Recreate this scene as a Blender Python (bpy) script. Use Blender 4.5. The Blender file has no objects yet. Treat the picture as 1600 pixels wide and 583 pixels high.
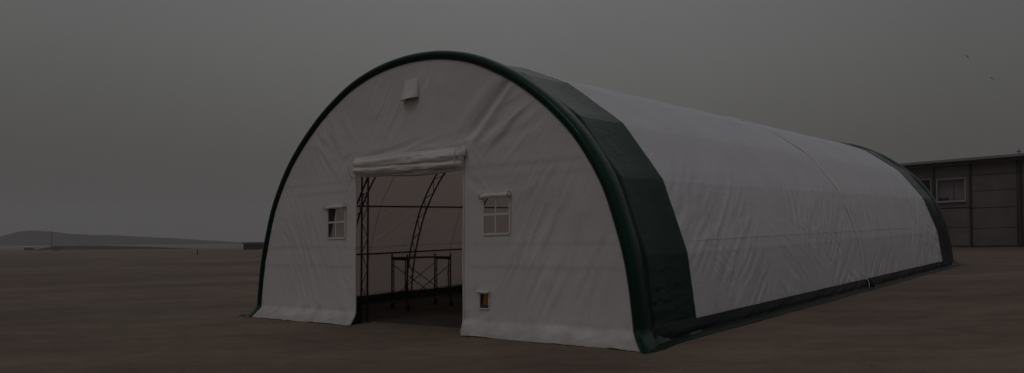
import bpy, math, random
import numpy as np
from mathutils import Vector
rnd = random.Random(7)
G = 0.0302                      # the yard falls gently to the left
TH = -0.6983                    # heading of the tent's width direction
OX, OY = -5.3081, 15.932        # tent's front left corner
AX = (math.cos(TH), math.sin(TH)); AY = (-math.sin(TH), math.cos(TH))
W, L = 9.15, 20.88
scn = bpy.context.scene
COL = scn.collection

# ------------------------------------------------------------------ terrain
def sstep(t):
    t = np.clip(t, 0, 1); return t*t*(3-2*t)
def ground(x, y):
    x = np.asarray(x, float); y = np.asarray(y, float)
    r = np.sqrt(x*x+y*y)
    k = sstep((r-75)/260)
    near = G*np.where(x > 45, 45+(x-45)*.3, x)
    far = -0.0155*r
    return near*(1-k)+far*k

def to_world(x, y, z=0.0):
    X = OX+x*AX[0]+y*AY[0]; Y = OY+x*AX[1]+y*AY[1]
    return (X, Y, z+float(ground(X, Y)))

# ------------------------------------------------------------------ noise
def _h(ix, iy, seed):
    n = (ix.astype(np.int64)*374761393+iy.astype(np.int64)*668265263+seed*1442695041) & 0xffffffff
    n = ((n ^ (n >> 13))*1274126177) & 0xffffffff
    return ((n ^ (n >> 16)) & 0xffff)/65535.0
def vn(x, y, seed=0):
    ix = np.floor(x); iy = np.floor(y); fx = x-ix; fy = y-iy
    fx = fx*fx*fx*(fx*(fx*6-15)+10); fy = fy*fy*fy*(fy*(fy*6-15)+10)
    a = _h(ix, iy, seed); b = _h(ix+1, iy, seed); c = _h(ix, iy+1, seed); d = _h(ix+1, iy+1, seed)
    return (a*(1-fx)+b*fx)*(1-fy)+(c*(1-fx)+d*fx)*fy
def fbm(x, y, seed=0, o=3):
    s = 0; a = .5
    for i in range(o):
        s = s+a*(vn(x*2**i, y*2**i, seed+i*17)-.5); a *= .5
    return s
def folds(u, v, ang, width, length, seed, sharp=1.6):
    """parallel soft fold lines running along direction ang"""
    c, s = math.cos(ang), math.sin(ang)
    along = u*c+v*s; across = -u*s+v*c
    wob = .9*width*fbm(along/length*2, across/(width*5), seed+5)
    t = vn((across+wob)/width, along/length, seed)
    return (1-np.abs(2*t-1))**sharp-.45
def blob(u, v, cu, cv, ru, rv):
    return np.exp(-(((u-cu)/ru)**2+((v-cv)/rv)**2))

# ------------------------------------------------------------------ mesh helpers
def props(o, label=None, cat=None, group=None, kind=None):
    if label: o['label'] = label
    if cat: o['category'] = cat
    if group: o['group'] = group
    if kind: o['kind'] = kind
    return o
def empty(name, loc, rz=0, **k):
    o = bpy.data.objects.new(name, None); COL.objects.link(o)
    o.location = loc; o.rotation_euler = (0, 0, rz); o.empty_display_size = .3
    return props(o, **k)
def mesh(name, V, F, mat, parent=None, smooth=True, shear=False, thick=0, loc=None, **k):
    V = np.array(V, float)
    if shear:                      # follow the falling ground along the tent's own axes
        V = V.copy(); V[:, 2] += G*(V[:, 0]*AX[0]+V[:, 1]*AY[0])
    me = bpy.data.meshes.new(name); me.from_pydata(V.tolist(), [], [tuple(int(i) for i in f) for f in F])
    me.materials.append(mat)
    if smooth: me.polygons.foreach_set('use_smooth', [True]*len(me.polygons))
    me.update()
    o = bpy.data.objects.new(name, me); COL.objects.link(o)
    if parent: o.parent = parent
    if loc: o.location = loc
    if thick:
        m = o.modifiers.new('thickness', 'SOLIDIFY'); m.thickness = thick; m.offset = 0
    return props(o, **k)
class MB:
    def __init__(s): s.V = []; s.F = []
    def add(s, V, F):
        n = len(s.V); s.V += [tuple(v) for v in V]; s.F += [tuple(i+n for i in f) for f in F]
    def box(s, a, b):
        x0, y0, z0 = a; x1, y1, z1 = b
        V = [(x0,y0,z0),(x1,y0,z0),(x1,y1,z0),(x0,y1,z0),(x0,y0,z1),(x1,y0,z1),(x1,y1,z1),(x0,y1,z1)]
        s.add(V, [(0,3,2,1),(4,5,6,7),(0,1,5,4),(1,2,6,5),(2,3,7,6),(3,0,4,7)])
    def tube(s, pts, r, n=8, cap=True):
        P = [Vector(p) for p in pts]; V = []; F = []
        rr = r if isinstance(r, (list, tuple)) else [r]*len(P)
        prev = None
        for i, p in enumerate(P):
            t = (P[min(i+1, len(P)-1)]-P[max(i-1, 0)]).normalized()
            if prev is None:
                a = t.cross(Vector((0, 0, 1)));
                if a.length < .1: a = t.cross(Vector((0, 1, 0)))
                a.normalize()
            else:
                a = (prev-t*prev.dot(t)).normalized()
            prev = a; b = t.cross(a)
            for k in range(n):
                q = 2*math.pi*k/n; V.append(p+(a*math.cos(q)+b*math.sin(q))*rr[i])
        for i in range(len(P)-1):
            for k in range(n):
                F.append((i*n+k, i*n+(k+1) % n, (i+1)*n+(k+1) % n, (i+1)*n+k))
        if cap:
            F.append(tuple(range(n))[::-1]); F.append(tuple((len(P)-1)*n+k for k in range(n)))
        s.add(V, F)
    def build(s, name, mat, parent=None, **k): return mesh(name, s.V, s.F, mat, parent, **k)
def gridmesh(P, keep=None):
    """P: (n,m,3) array -> verts, faces"""
    n, m = P.shape[:2]; idx = np.arange(n*m).reshape(n, m)
    F = np.stack([idx[:-1, :-1], idx[1:, :-1], idx[1:, 1:], idx[:-1, 1:]], -1)
    F = F[keep] if keep is not None else F.reshape(-1, 4)
    V = P.reshape(-1, 3)
    used = np.zeros(len(V), bool); used[F.ravel()] = True
    rem = np.cumsum(used)-1
    return V[used], rem[F]

# ------------------------------------------------------------------ materials
def newmat(name):
    m = bpy.data.materials.new(name); m.use_nodes = True
    nt = m.node_tree; b = nt.nodes['Principled BSDF']
    return m, nt, b
def node(nt, t, **k):
    n = nt.nodes.new(t)
    for a, v in k.items(): setattr(n, a, v)
    return n
def simple(name, col, rough=.6, spec=.5, metal=0, var=.25, scale=3.0, bump=.0, bscale=60):
    m, nt, b = newmat(name)
    tc = node(nt, 'ShaderNodeTexCoord')
    ns = node(nt, 'ShaderNodeTexNoise'); ns.inputs['Scale'].default_value = scale; ns.inputs['Detail'].default_value = 5
    nt.links.new(tc.outputs['Object'], ns.inputs['Vector'])
    r = node(nt, 'ShaderNodeValToRGB')
    r.color_ramp.elements[0].position = .3; r.color_ramp.elements[1].position = .7
    r.color_ramp.elements[0].color = tuple(c*(1-var) for c in col)+(1,)
    r.color_ramp.elements[1].color = tuple(min(1, c*(1+var)) for c in col)+(1,)
    nt.links.new(ns.outputs['Fac'], r.inputs['Fac']); nt.links.new(r.outputs['Color'], b.inputs['Base Color'])
    b.inputs['Roughness'].default_value = rough; b.inputs['Metallic'].default_value = metal
    b.inputs['Specular IOR Level'].default_value = spec
    if bump:
        n2 = node(nt, 'ShaderNodeTexNoise'); n2.inputs['Scale'].default_value = bscale; n2.inputs['Detail'].default_value = 4
        nt.links.new(tc.outputs['Object'], n2.inputs['Vector'])
        bp = node(nt, 'ShaderNodeBump'); bp.inputs['Strength'].default_value = bump; bp.inputs['Distance'].default_value = .01
        nt.links.new(n2.outputs['Fac'], bp.inputs['Height']); nt.links.new(bp.outputs['Normal'], b.inputs['Normal'])
    return m
def fabric(name, col, trans, tcol, rough=.5, spec=.35, bump=.25, mud_dim=0, stint=None):
    m, nt, b = newmat(name)
    tc = node(nt, 'ShaderNodeTexCoord')
    n1 = node(nt, 'ShaderNodeTexNoise'); n1.inputs['Scale'].default_value = 1.1; n1.inputs['Detail'].default_value = 6
    nt.links.new(tc.outputs['Object'], n1.inputs['Vector'])
    r = node(nt, 'ShaderNodeValToRGB'); r.color_ramp.elements[0].position = .25; r.color_ramp.elements[1].position = .75
    r.color_ramp.elements[0].color = tuple(c*.93 for c in col)+(1,); r.color_ramp.elements[1].color = tuple(min(1, c*1.03) for c in col)+(1,)
    nt.links.new(n1.outputs['Fac'], r.inputs['Fac']); nt.links.new(r.outputs['Color'], b.inputs['Base Color'])
    b.inputs['Roughness'].default_value = rough; b.inputs['Specular IOR Level'].default_value = spec
    if stint: b.inputs['Specular Tint'].default_value = stint+(1,)
    if mud_dim:      # uneven mud brown along the foot, painted also to dim the sky-lit hem
        dt = node(nt, 'ShaderNodeVectorMath', operation='DOT_PRODUCT'); dt.inputs[1].default_value = (-G*AX[0], -G*AY[0], 1)
        nt.links.new(tc.outputs['Object'], dt.inputs[0])
        n3 = node(nt, 'ShaderNodeTexNoise'); n3.inputs['Scale'].default_value = 4; n3.inputs['Detail'].default_value = 7
        nt.links.new(tc.outputs['Object'], n3.inputs['Vector'])
        ma = node(nt, 'ShaderNodeMath', operation='MULTIPLY_ADD'); ma.inputs[1].default_value = -.55
        nt.links.new(n3.outputs['Fac'], ma.inputs[0]); nt.links.new(dt.outputs['Value'], ma.inputs[2])
        mr_ = node(nt, 'ShaderNodeMapRange'); mr_.inputs[1].default_value = .02; mr_.inputs[2].default_value = -.30; mr_.inputs[3].default_value = 0; mr_.inputs[4].default_value = mud_dim
        nt.links.new(ma.outputs[0], mr_.inputs[0])
        mm = node(nt, 'ShaderNodeMix', data_type='RGBA'); nt.links.new(mr_.outputs[0], mm.inputs[0])
        nt.links.new(r.outputs['Color'], mm.inputs[6]); mm.inputs[7].default_value = (.30, .24, .20, 1)
        nt.links.new(mm.outputs[2], b.inputs['Base Color'])
    # soft creases + weave
    mp = node(nt, 'ShaderNodeMapping'); mp.inputs['Rotation'].default_value = (.5, .35, .9); mp.inputs['Scale'].default_value = (9, 2.2, 3.5)
    nt.links.new(tc.outputs['Object'], mp.inputs['Vector'])
    n2 = node(nt, 'ShaderNodeTexNoise'); n2.inputs['Scale'].default_value = 1.6; n2.inputs['Detail'].default_value = 7; n2.inputs['Distortion'].default_value = .9
    nt.links.new(mp.outputs['Vector'], n2.inputs['Vector'])
    bp = node(nt, 'ShaderNodeBump'); bp.inputs['Strength'].default_value = bump; bp.inputs['Distance'].default_value = .03
    nt.links.new(n2.outputs['Fac'], bp.inputs['Height']); nt.links.new(bp.outputs['Normal'], b.inputs['Normal'])
    if trans:
        tr = node(nt, 'ShaderNodeBsdfTranslucent'); tr.inputs['Color'].default_value = tcol+(1,)
        nt.links.new(bp.outputs['Normal'], tr.inputs['Normal'])
        mx = node(nt, 'ShaderNodeMixShader'); mx.inputs[0].default_value = trans
        out = nt.nodes['Material Output']
        nt.links.new(b.outputs[0], mx.inputs[1]); nt.links.new(tr.outputs[0], mx.inputs[2]); nt.links.new(mx.outputs[0], out.inputs['Surface'])
    return m
M = {}
M['white'] = fabric('white_pe_fabric', (.87, .86, .90), .30, (.84, .67, .60), bump=.3, mud_dim=.4)
M['front'] = fabric('white_front_fabric', (.80, .768, .762), .24, (.80, .62, .54), bump=.3, mud_dim=.6)
M['green'] = fabric('dark_green_fabric', (.0011, .018, .012), 0, (.01, .03, .02), rough=.22, spec=.24, bump=.3, stint=(.5, 1.0, .82))
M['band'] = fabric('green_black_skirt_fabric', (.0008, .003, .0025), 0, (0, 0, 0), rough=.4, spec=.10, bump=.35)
M['hem'] = fabric('green_hem_fabric', (.003, .016, .011), 0, (0, 0, 0), rough=.4, spec=.15, bump=.35, stint=(.5, 1.0, .8))
M['rust'] = simple('red_oxide_steel', (.030, .010, .009), rough=.55, var=.4, scale=8)
M['steel'] = simple('dark_scaffold_steel', (.022, .012, .011), rough=.5, var=.4, scale=9)
M['floor'] = simple('shade_dark_earth', (.050, .033, .024), rough=.9, var=.35, scale=1.5, bump=.5, bscale=9)  # yard dirt with the tent's interior shade put into its colour
M['rubber'] = simple('black_rubber', (.012, .011, .011), rough=.8)
M['wood'] = simple('scaffold_board', (.06, .04, .03), rough=.8, bump=.4)
M['orange'] = simple('orange_plastic', (.85, .40, .02), rough=.45, var=.1)
M['seam'] = simple('seam_tape', (.34, .31, .31), rough=.6)
M['wire'] = simple('galvanised_wire', (.05, .035, .03), rough=.5)
M['rope'] = simple('pale_rope', (.55, .53, .5), rough=.8)

def pane_mat(name, tint, alpha, rough=.12):
    m, nt, b = newmat(name)
    b.inputs['Base Color'].default_value = tint+(1,); b.inputs['Roughness'].default_value = rough
    t = node(nt, 'ShaderNodeBsdfTransparent'); mx = node(nt, 'ShaderNodeMixShader'); mx.inputs[0].default_value = alpha
    nt.links.new(t.outputs[0], mx.inputs[1]); nt.links.new(b.outputs[0], mx.inputs[2])
    nt.links.new(mx.outputs[0], nt.nodes['Material Output'].inputs['Surface'])
    return m
M['pane'] = pane_mat('clear_pvc', (.5, .48, .46), .08)
M['glass'] = pane_mat('dull_window_glass', (.10, .09, .10), .14, .08)

def ground_mat():
    m, nt, b = newmat('packed_dirt')
    geo = node(nt, 'ShaderNodeNewGeometry')
    def nz(scale, detail, dist=0, rough=.55):
        mp = node(nt, 'ShaderNodeMapping'); mp.inputs['Scale'].default_value = scale
        mp.inputs['Rotation'].default_value = (0, 0, .06)
        nt.links.new(geo.outputs['Position'], mp.inputs['Vector'])
        n = node(nt, 'ShaderNodeTexNoise'); n.inputs['Scale'].default_value = 1; n.inputs['Detail'].default_value = detail
        n.inputs['Distortion'].default_value = dist; n.inputs['Roughness'].default_value = rough
        nt.links.new(mp.outputs['Vector'], n.inputs['Vector']); return n.outputs['Fac']
    def ramp(f, stops):
        r = node(nt, 'ShaderNodeValToRGB'); e = r.color_ramp.elements
        e[0].position, e[0].color = stops[0][0], stops[0][1]+(1,)
        e[1].position, e[1].color = stops[-1][0], stops[-1][1]+(1,)
        for p_, c in stops[1:-1]:
            q = e.new(p_); q.color = c+(1,)
        nt.links.new(f, r.inputs['Fac']); return r.outputs['Color']
    def mix(a, c, f, mode='MIX'):
        x = node(nt, 'ShaderNodeMix', data_type='RGBA', blend_type=mode)
        if isinstance(f, float): x.inputs[0].default_value = f
        else: nt.links.new(f, x.inputs[0])
        nt.links.new(a, x.inputs[6]); nt.links.new(c, x.inputs[7]); return x.outputs[2]
    base = ramp(nz((.05, .13, .1), 4, .5), [(.3, (.122, .091, .074)), (.5, (.155, .117, .094)), (.7, (.200, .152, .126))])
    streak = ramp(nz((.11, .95, .5), 5, .8, .6), [(.3, (.72, .71, .70)), (.5, (.96, .96, .96)), (.68, (1.16, 1.15, 1.14))])
    patch = ramp(nz((.35, .6, .5), 5, 1.0), [(.32, (.80, .80, .78)), (.6, (1.1, 1.08, 1.06))])
    mott = ramp(nz((1.3, 2.2, 1.5), 6, 1.2, .6), [(.35, (.84, .83, .82)), (.62, (1.12, 1.12, 1.12))])
    fine = ramp(nz((9, 14, 9), 6), [(.3, (.86, .86, .86)), (.7, (1.12, 1.12, 1.12))])
    grit = ramp(nz((45, 45, 45), 3), [(.35, (.85, .85, .85)), (.7, (1.12, 1.12, 1.12))])
    c = mix(base, streak, .5, 'MULTIPLY'); c = mix(c, patch, .8, 'MULTIPLY'); c = mix(c, mott, .7, 'MULTIPLY'); c = mix(c, fine, .6, 'MULTIPLY'); c = mix(c, grit, .5, 'MULTIPLY')
    # mossy / reddish tints here and there
    tint = ramp(nz((.07, .3, .2), 3, .4), [(.35, (1.06, .95, .93)), (.65, (.96, 1.0, .94))])
    c = mix(c, tint, .8, 'MULTIPLY')
    nt.links.new(c, b.inputs['Base Color'])
    b.inputs['Roughness'].default_value = .92; b.inputs['Specular IOR Level'].default_value = .2
    b1 = node(nt, 'ShaderNodeBump'); b1.inputs['Strength'].default_value = .5; b1.inputs['Distance'].default_value = .03
    nt.links.new(nz((3, 6, 3), 8), b1.inputs['Height']); nt.links.new(b1.outputs['Normal'], b.inputs['Normal'])
    return m
M['dirt'] = ground_mat()
M['hill'] = simple('far_hillside', (.030, .025, .030), rough=1, spec=0, var=.35, scale=.012)
M['field'] = simple('pale_far_field', (.20, .175, .16), rough=1, spec=0, var=.12, scale=.03)
M['berm'] = simple('dark_bank_vegetation', (.040, .034, .022), rough=1, spec=0, var=.4, scale=.05)

# ------------------------------------------------------------------ the setting
def build_ground():
    rs = np.concatenate([[0], np.geomspace(1.2, 60, 70), np.geomspace(66, 3500, 50)])
    an = np.linspace(0, 2*math.pi, 181)
    R_, A_ = np.meshgrid(rs, an, indexing='ij')
    X = R_*np.cos(A_); Y = R_*np.sin(A_)
    Z = ground(X, Y)
    near = np.exp(-(R_/60)**2)
    # shallow undulation well away from the tent's footprint
    lx = (X-OX)*AX[0]+(Y-OY)*AX[1]; ly = (X-OX)*AY[0]+(Y-OY)*AY[1]
    d = np.maximum(np.maximum(-lx, lx-W), np.maximum(-ly, ly-L))
    Z = Z+near*sstep((d-.9)/3)*(.05*fbm(X*.35, Y*.35, 3)+.012*fbm(X*1.7, Y*1.7, 9))
    V, F = gridmesh(np.stack([X, Y, Z], -1))
    mesh('ground', V, F, M['dirt'], kind='structure')
build_ground()

def ridge(name, mat, dist, az0, az1, hfun, depth, kind='structure', **k):
    az = np.linspace(az0, az1, 220); n = 12
    P = np.zeros((len(az), 2*n+1, 3))
    for j, t in enumerate(np.linspace(-1, 1, 2*n+1)):
        d = dist+t*depth
        x = np.sin(az)*d; y = np.cos(az)*d
        h = hfun(az)*(1-abs(t)**1.7)*(1+.10*fbm(az*160, np.full_like(az, t*2.5), 4)*(abs(t) < .9))
        P[:, j] = np.stack([x, y, ground(x, y)-2.0*(abs(t) >= .99)+h], -1)
    V, F = gridmesh(P)
    return mesh(name, V, F, mat, kind=kind, **k)
def azpx(px): return math.atan((px-800)/1182.5)
def bump(az, c, w): return np.exp(-((az-azpx(c))/w)**2)
def hill_h(az):
    px = 800+1182.5*np.tan(az)
    xs = [-900, -500, -200, -60, 0, 20, 50, 80, 110, 200, 280, 330, 380, 420, 600, 1300]
    ys = [10, 13, 12, 12.5, 13.4, 18.2, 20.6, 19.4, 16.6, 14.2, 10.6, 8, 5.6, 4.5, 4, 3]
    return np.interp(px, xs, ys)+1.1*fbm(az*70, az*0, 21, 4)
ridge('hills', M['hill'], 1050, azpx(-1500), azpx(1800), hill_h, 150)
ridge('field', M['field'], 640, azpx(-900), azpx(700), lambda a: 2.6+.3*fbm(a*50, a*0, 8), 70)
ridge('embankment', M['berm'], 400, azpx(40), azpx(310),
      lambda a: 1.9*np.clip((a-azpx(45))/.03, 0, 1)*np.clip((azpx(300)-a)/.10, 0, 1)**.7+.35*fbm(a*160, a*0, 13), 10)

# ------------------------------------------------------------------ arch profile
PL = [(0, 0), (.05, .55), (.14, 1.1), (.30, 1.66), (.55, 2.28), (.99, 2.95), (1.50, 3.46), (2.2, 3.97), (2.95, 4.35), (3.75, 4.57), (4.575, 4.64)]
PL = PL+[(W-x, z) for x, z in PL[-2::-1]]
def catmull(P, per=24):
    P = [Vector((a, b)) for a, b in P]; out = []
    P = [P[0]*2-P[1]]+P+[P[-1]*2-P[-2]]
    for i in range(1, len(P)-2):
        for k in range(per):
            t = k/per; a, b, c, d = P[i-1:i+3]
            out.append(.5*((2*b)+(c-a)*t+(2*a-5*b+4*c-d)*t*t+(3*b-a-3*c+d)*t**3))
    out.append(P[-2]); return np.array([[v.x, v.y] for v in out])
def resample(P, n):
    s = np.concatenate([[0], np.cumsum(np.hypot(*np.diff(P, axis=0).T))])
    t = np.linspace(0, s[-1], n)
    return np.stack([np.interp(t, s, P[:, 0]), np.interp(t, s, P[:, 1])], -1), t
ARC = catmull(PL)
NS = 420
SM, SARC = resample(ARC, NS)
ALEN = SARC[-1]
def normals(P):
    d = np.gradient(P, axis=0); n = np.stack([-d[:, 1], d[:, 0]], -1)
    return n/np.linalg.norm(n, axis=1)[:, None]
NM = normals(SM)
# purlin positions: heights on each side
PZ = [0, 1.18, 2.30, 3.25, 4.05, 4.48]
def arc_at_z(z, right=False):
    half = SM[:NS//2]; i = np.interp(z, half[:, 1], np.arange(len(half)))
    s = np.interp(i, np.arange(len(half)), SARC[:NS//2])
    return ALEN-s if right else s
KN = [arc_at_z(z) for z in PZ]+[ALEN/2]
KN = KN+[ALEN-k for k in KN[-2::-1]]
def prof(s, off=0.0):
    x = np.interp(s, SARC, SM[:, 0]); z = np.interp(s, SARC, SM[:, 1])
    nx = np.interp(s, SARC, NM[:, 0]); nz = np.interp(s, SARC, NM[:, 1])
    return np.stack([x+nx*off, z+nz*off], -1)
KV = prof(np.array(KN), .02)
PGP = np.stack([np.interp(SARC, KN, KV[:, 0]), np.interp(SARC, KN, KV[:, 1])], -1)
ker = np.array([1, 2, 3, 2, 1.])/9
PGS = PGP.copy()
for _ in range(5):
    T_ = PGS.copy()
    for c in (0, 1): PGS[2:-2, c] = np.convolve(T_[:, c], ker, 'valid')
PGN = normals(PGS)
PCS = PGS.copy()
for _ in range(22):
    T_ = PCS.copy()
    for c in (0, 1): PCS[2:-2, c] = np.convolve(T_[:, c], ker, 'valid')
PCN = normals(PCS)
TR_Y = [0.14, 2.02, 4.02, 6.04, 8.2, 10.4, 12.55, 14.7, 16.8, 18.9, L-.14]

tent = empty('storage_tent', (OX, OY, G*OX), TH,
             label='long white fabric storage tent with dark green arched edges and an open doorway', cat='tent')

# ------------------------------------------------------------------ white cover
def cover_disp(y, s):
    z = np.interp(s, SARC, SM[:, 1])
    low = sstep((3.4-z)/2.2)
    # fabric pulled over the arches, hanging a little between them
    ph = np.zeros_like(y)
    for a, b in zip(TR_Y[:-1], TR_Y[1:]):
        m = (y >= a) & (y < b); ph = np.where(m, (y-a)/(b-a), ph)
    side = np.where(s > ALEN/2, ALEN-s, s)
    d = -.022*np.sin(np.pi*ph)**1.4*(.4+.6*vn(y*.9, s*.9, 2))
    u, v = y, side
    R = 1.0
    f1 = folds(u, v, math.radians(35), .085, 1.2, 11)
    f2 = folds(u, v, math.radians(142), .10, .8, 23)
    f3 = folds(u, v, math.radians(58), .15, 1.3, 31)
    f4 = folds(u, v, math.radians(40), .16, .9, 47)
    f5 = folds(u, v, math.radians(150), .14, .9, 53)
    m1 = sstep((vn(u*.55, v*.5, 61)-.40)*4)*low
    m2 = sstep((vn(u*.7+9, v*.8, 67)-.55)*4)*low
    m3 = sstep((vn(u*.4+3, v*.5, 71)-.45)*3)
    m4 = sstep((vn(u*.6+5, v*.7, 73)-.5)*4)
    d = d+.020*f1*m1+.018*f2*m2+.016*f3*m3*(.3+.7*low)+.008*folds(u, v, math.radians(84), .10, .9, 97)*m4
    # folds leaving the middle seam on both sides
    q = y-10.4
    near = np.exp(-(q/1.3)**2)*sstep((vn(v*.9, q*0, 77)-.35)*3)
    d = d+near*low*(.034*np.where(q > 0, f4, f5)+.008*f2)
    near2 = np.exp(-((y-19.0)/1.2)**2)
    d = d+near2*low*.022*f5
    near3 = np.exp(-((y-1.6)/.35)**2)
    d = d+near3*.008*folds(u, v, math.radians(25), .09, .4, 83)
    # purlin ridges
    for k in KN[1:-1]: d = d+.004*np.exp(-((s-k)/.04)**2)
    d = d+.012*fbm(u*.8, v*.8, 91)
    return d
ys = np.linspace(1.575, L-1.60+.02, 500)
y_grid, s_grid = np.meshgrid(ys, SARC, indexing='ij')
# keep the cover above the skirt band
D = cover_disp(y_grid, s_grid)
edge = np.minimum(sstep((y_grid-1.575)/.12), sstep((L-1.58-y_grid)/.12)); D = D*(.15+.85*edge)
bl_ = np.minimum(sstep((y_grid-1.575)/.7), sstep((L-1.58-y_grid)/.7))
BX = PGS[None, :, 0]*(1-bl_)+PCS[None, :, 0]*bl_; BZ = PGS[None, :, 1]*(1-bl_)+PCS[None, :, 1]*bl_
P = np.stack([BX+PGN[None, :, 0]*D, y_grid, BZ+PGN[None, :, 1]*D], -1)
zmask = np.interp(SARC, SARC, SM[:, 1]) > .14
keepc = np.broadcast_to((zmask[:-1] & zmask[1:])[None, :], (len(ys)-1, NS-1))
V, F = gridmesh(P, keepc)
mesh('roof_cover', V, F, M['white'], tent, shear=True, label='white ribbed fabric cover with fold lines and a seam at mid length')

# seam flap over the middle arch
def strip(name, y0, y1, off, mat, ny=8, wav=.004, seed=5, zmin=.16):
    yy = np.linspace(y0, y1, ny); Yg, Sg = np.meshgrid(yy, SARC, indexing='ij')
    t = (Yg-y0)/(y1-y0)
    d = off+wav*fbm(Sg*3, Yg*6, seed)+cover_disp(np.full_like(Yg, (y0+y1)/2), Sg)*.9+.014*np.sin(np.pi*t)
    Pq = np.stack([PCS[None, :, 0]+PCN[None, :, 0]*d, Yg+.012*fbm(Sg*1.5, Sg*0, seed+2), PCS[None, :, 1]+PCN[None, :, 1]*d], -1)
    zm = SM[:, 1] > zmin
    V, F = gridmesh(Pq, np.broadcast_to((zm[:-1] & zm[1:])[None, :], (ny-1, NS-1)))
    return mesh(name, V, F, mat, tent, shear=True, thick=.006)
strip('seam_flap', 10.36, 10.60, .010, M['white'])
# stitched weld lines running the length
for right in (False, True):
    mb = MB()
    for zz in (1.36,):
        s0 = arc_at_z(zz, right)
        pts = []
        for y in np.linspace(1.7, L-1.7, 240):
            dd = cover_disp(np.array([y]), np.array([s0]))[0]
            i = np.interp(s0, SARC, np.arange(NS)); i0 = int(i)
            pts.append((PCS[i0, 0]+PCN[i0, 0]*(dd+.001), y, PCS[i0, 1]+PCN[i0, 1]*(dd+.001)))
        mb.tube(pts, .006, 6)
    mb.build('welded_seam', M['white'], tent, shear=True)

# ------------------------------------------------------------------ green end bands
def end_band(name, front):
    # (y, radial offset, blend to facets)
    prof_y = [(.05, -.115, 0), (-.005, -.10, 0), (-.035, -.075, 0), (-.055, -.035, 0), (-.055, .0, 0), (-.035, .030, 0), (0, .048, 0), (.05, .056, 0), (.11, .055, 0),
              (.17, .048, 0), (.23, .038, .1), (.28, .022, .2), (.31, .004, .3), (.33, -.004, .5), (.35, .006, .8), (.38, .014, 1)]
    prof_y += [(y, .014, 1) for y in np.linspace(.42, 1.6, 34)]
    A = np.array(prof_y, float); n = len(A)
    Yg = np.repeat(A[:, :1], NS, 1); Rg = np.repeat(A[:, 1:2], NS, 1); Bg = np.repeat(A[:, 2:3], NS, 1); Sg = np.repeat(SARC[None, :], n, 0)
    side = np.where(Sg > ALEN/2, ALEN-Sg, Sg)
    wr = folds(Yg, side, math.radians(30), .10, .6, 7+front)*sstep((vn(Yg*1.3, side*.9, 15)-.35)*3)
    wr2 = folds(Yg, side, math.radians(10), .07, .5, 19+front)
    zz = np.interp(Sg, SARC, SM[:, 1])
    d = Rg+.007*wr*Bg+.004*wr2*Bg*np.exp(-(side/1.0)**2)*3+(1-Bg)*(.008*fbm(side*2.2, Yg*3, 29)+.008*(vn(side*1.7, Yg*0, 33)-.5))
    d = d-.022*np.sin(np.pi*np.clip((Yg-.38)/1.22, 0, 1))*Bg*(zz > .2)
    for k in KN[1:-1]: d = d+Bg*.006*np.exp(-((Sg-k)/.03)**2)
    sx = np.where(Bg > 0, 0, 0)
    bx = SM[None, :, 0]*(1-Bg)+PGS[None, :, 0]*Bg; bz = SM[None, :, 1]*(1-Bg)+PGS[None, :, 1]*Bg
    nx = NM[None, :, 0]*(1-Bg)+PGN[None, :, 0]*Bg; nz = NM[None, :, 1]*(1-Bg)+PGN[None, :, 1]*Bg
    X = bx+nx*d; Z = bz+nz*d
    # foot flares outwards onto the ground
    fl = np.clip((.24-Z)/.24, 0, 1)**2.0
    outw = np.where(Sg > ALEN/2, 1, -1)
    fr = np.clip((.7-Yg)/.7, 0, 1)
    X = X+outw*fl*(.09+.03*vn(Yg*4, Yg*0, 3))+.22*fl*fr
    Yo = Yg-fl*.38*fr
    Z = np.maximum(Z, .004)
    if not front: Yo = L-Yo
    V, F = gridmesh(np.stack([X, Yo, Z], -1))
    return mesh(name, V, F, M['green'], tent, shear=True)
o = end_band('end_band', 1); o['label'] = 'dark green glossy arch band round the front edge'
o = end_band('end_band', 0); o['label'] = 'dark green arch band round the far edge'

# ------------------------------------------------------------------ skirts along the sides
def side_skirt(right):
    cs = [(.010, .215), (.022, .20), (.035, .175), (.060, .14), (.085, .105), (.095, .07), (.10, .04), (.125, .022), (.17, .016)]
    yy = np.linspace(.25, L-.25, 620); A = np.array(cs)
    Yg = np.repeat(yy[:, None], len(A), 1)
    o_, z_ = np.repeat(A[None, :, 0], len(yy), 0), np.repeat(A[None, :, 1], len(yy), 0)
    t = np.linspace(0, 1, len(A))[None, :]
    f = folds(Yg, z_*1.0, math.radians(9), .055, 1.6, 37+right)
    o_ = o_+t*(.030*f+.04*fbm(Yg*.8, Yg*0, 39))+.035*np.exp(-((Yg-.9)/.7)**2)*np.sin(np.pi*t)
    z_ = z_+.010*f*np.sin(np.pi*t)+.006*fbm(Yg*2, Yg*0, 5)*(1-t)
    x0 = .015
    X = (W-x0+o_) if right else (x0-o_)
    V, F = gridmesh(np.stack([X, Yg, z_], -1))
    mesh('ground_skirt', V, F, M['band'], tent, shear=True)
    cs = [(.14, .024), (.165, .030), (.20, .030), (.24, .020), (.28, .012), (.30, .006)]
    yy = np.linspace(-.30, L-.1, 640); A = np.array(cs); Yg = np.repeat(yy[:, None], len(A), 1)
    o_, z_ = np.repeat(A[None, :, 0], len(yy), 0), np.repeat(A[None, :, 1], len(yy), 0)
    t = np.linspace(0, 1, len(A))[None, :]
    o_ = o_+.06*fbm(Yg*.7, Yg*0, 39)*t+.03*t*fbm(Yg*4, Yg*0, 49)
    z_ = z_+.016*np.maximum(0, fbm(Yg*5, t*2+Yg*0, 43))*np.sin(np.pi*t)+.004
    X = (W-x0+o_) if right else (x0-o_)
    X = X+(.06 if right else .02)*sstep((.5-Yg)/.6)
    V, F = gridmesh(np.stack([X, Yg, z_], -1))
    mesh('skirt_hem', V, F, M['hem'], tent, shear=True)
side_skirt(1); side_skirt(0)
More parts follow.
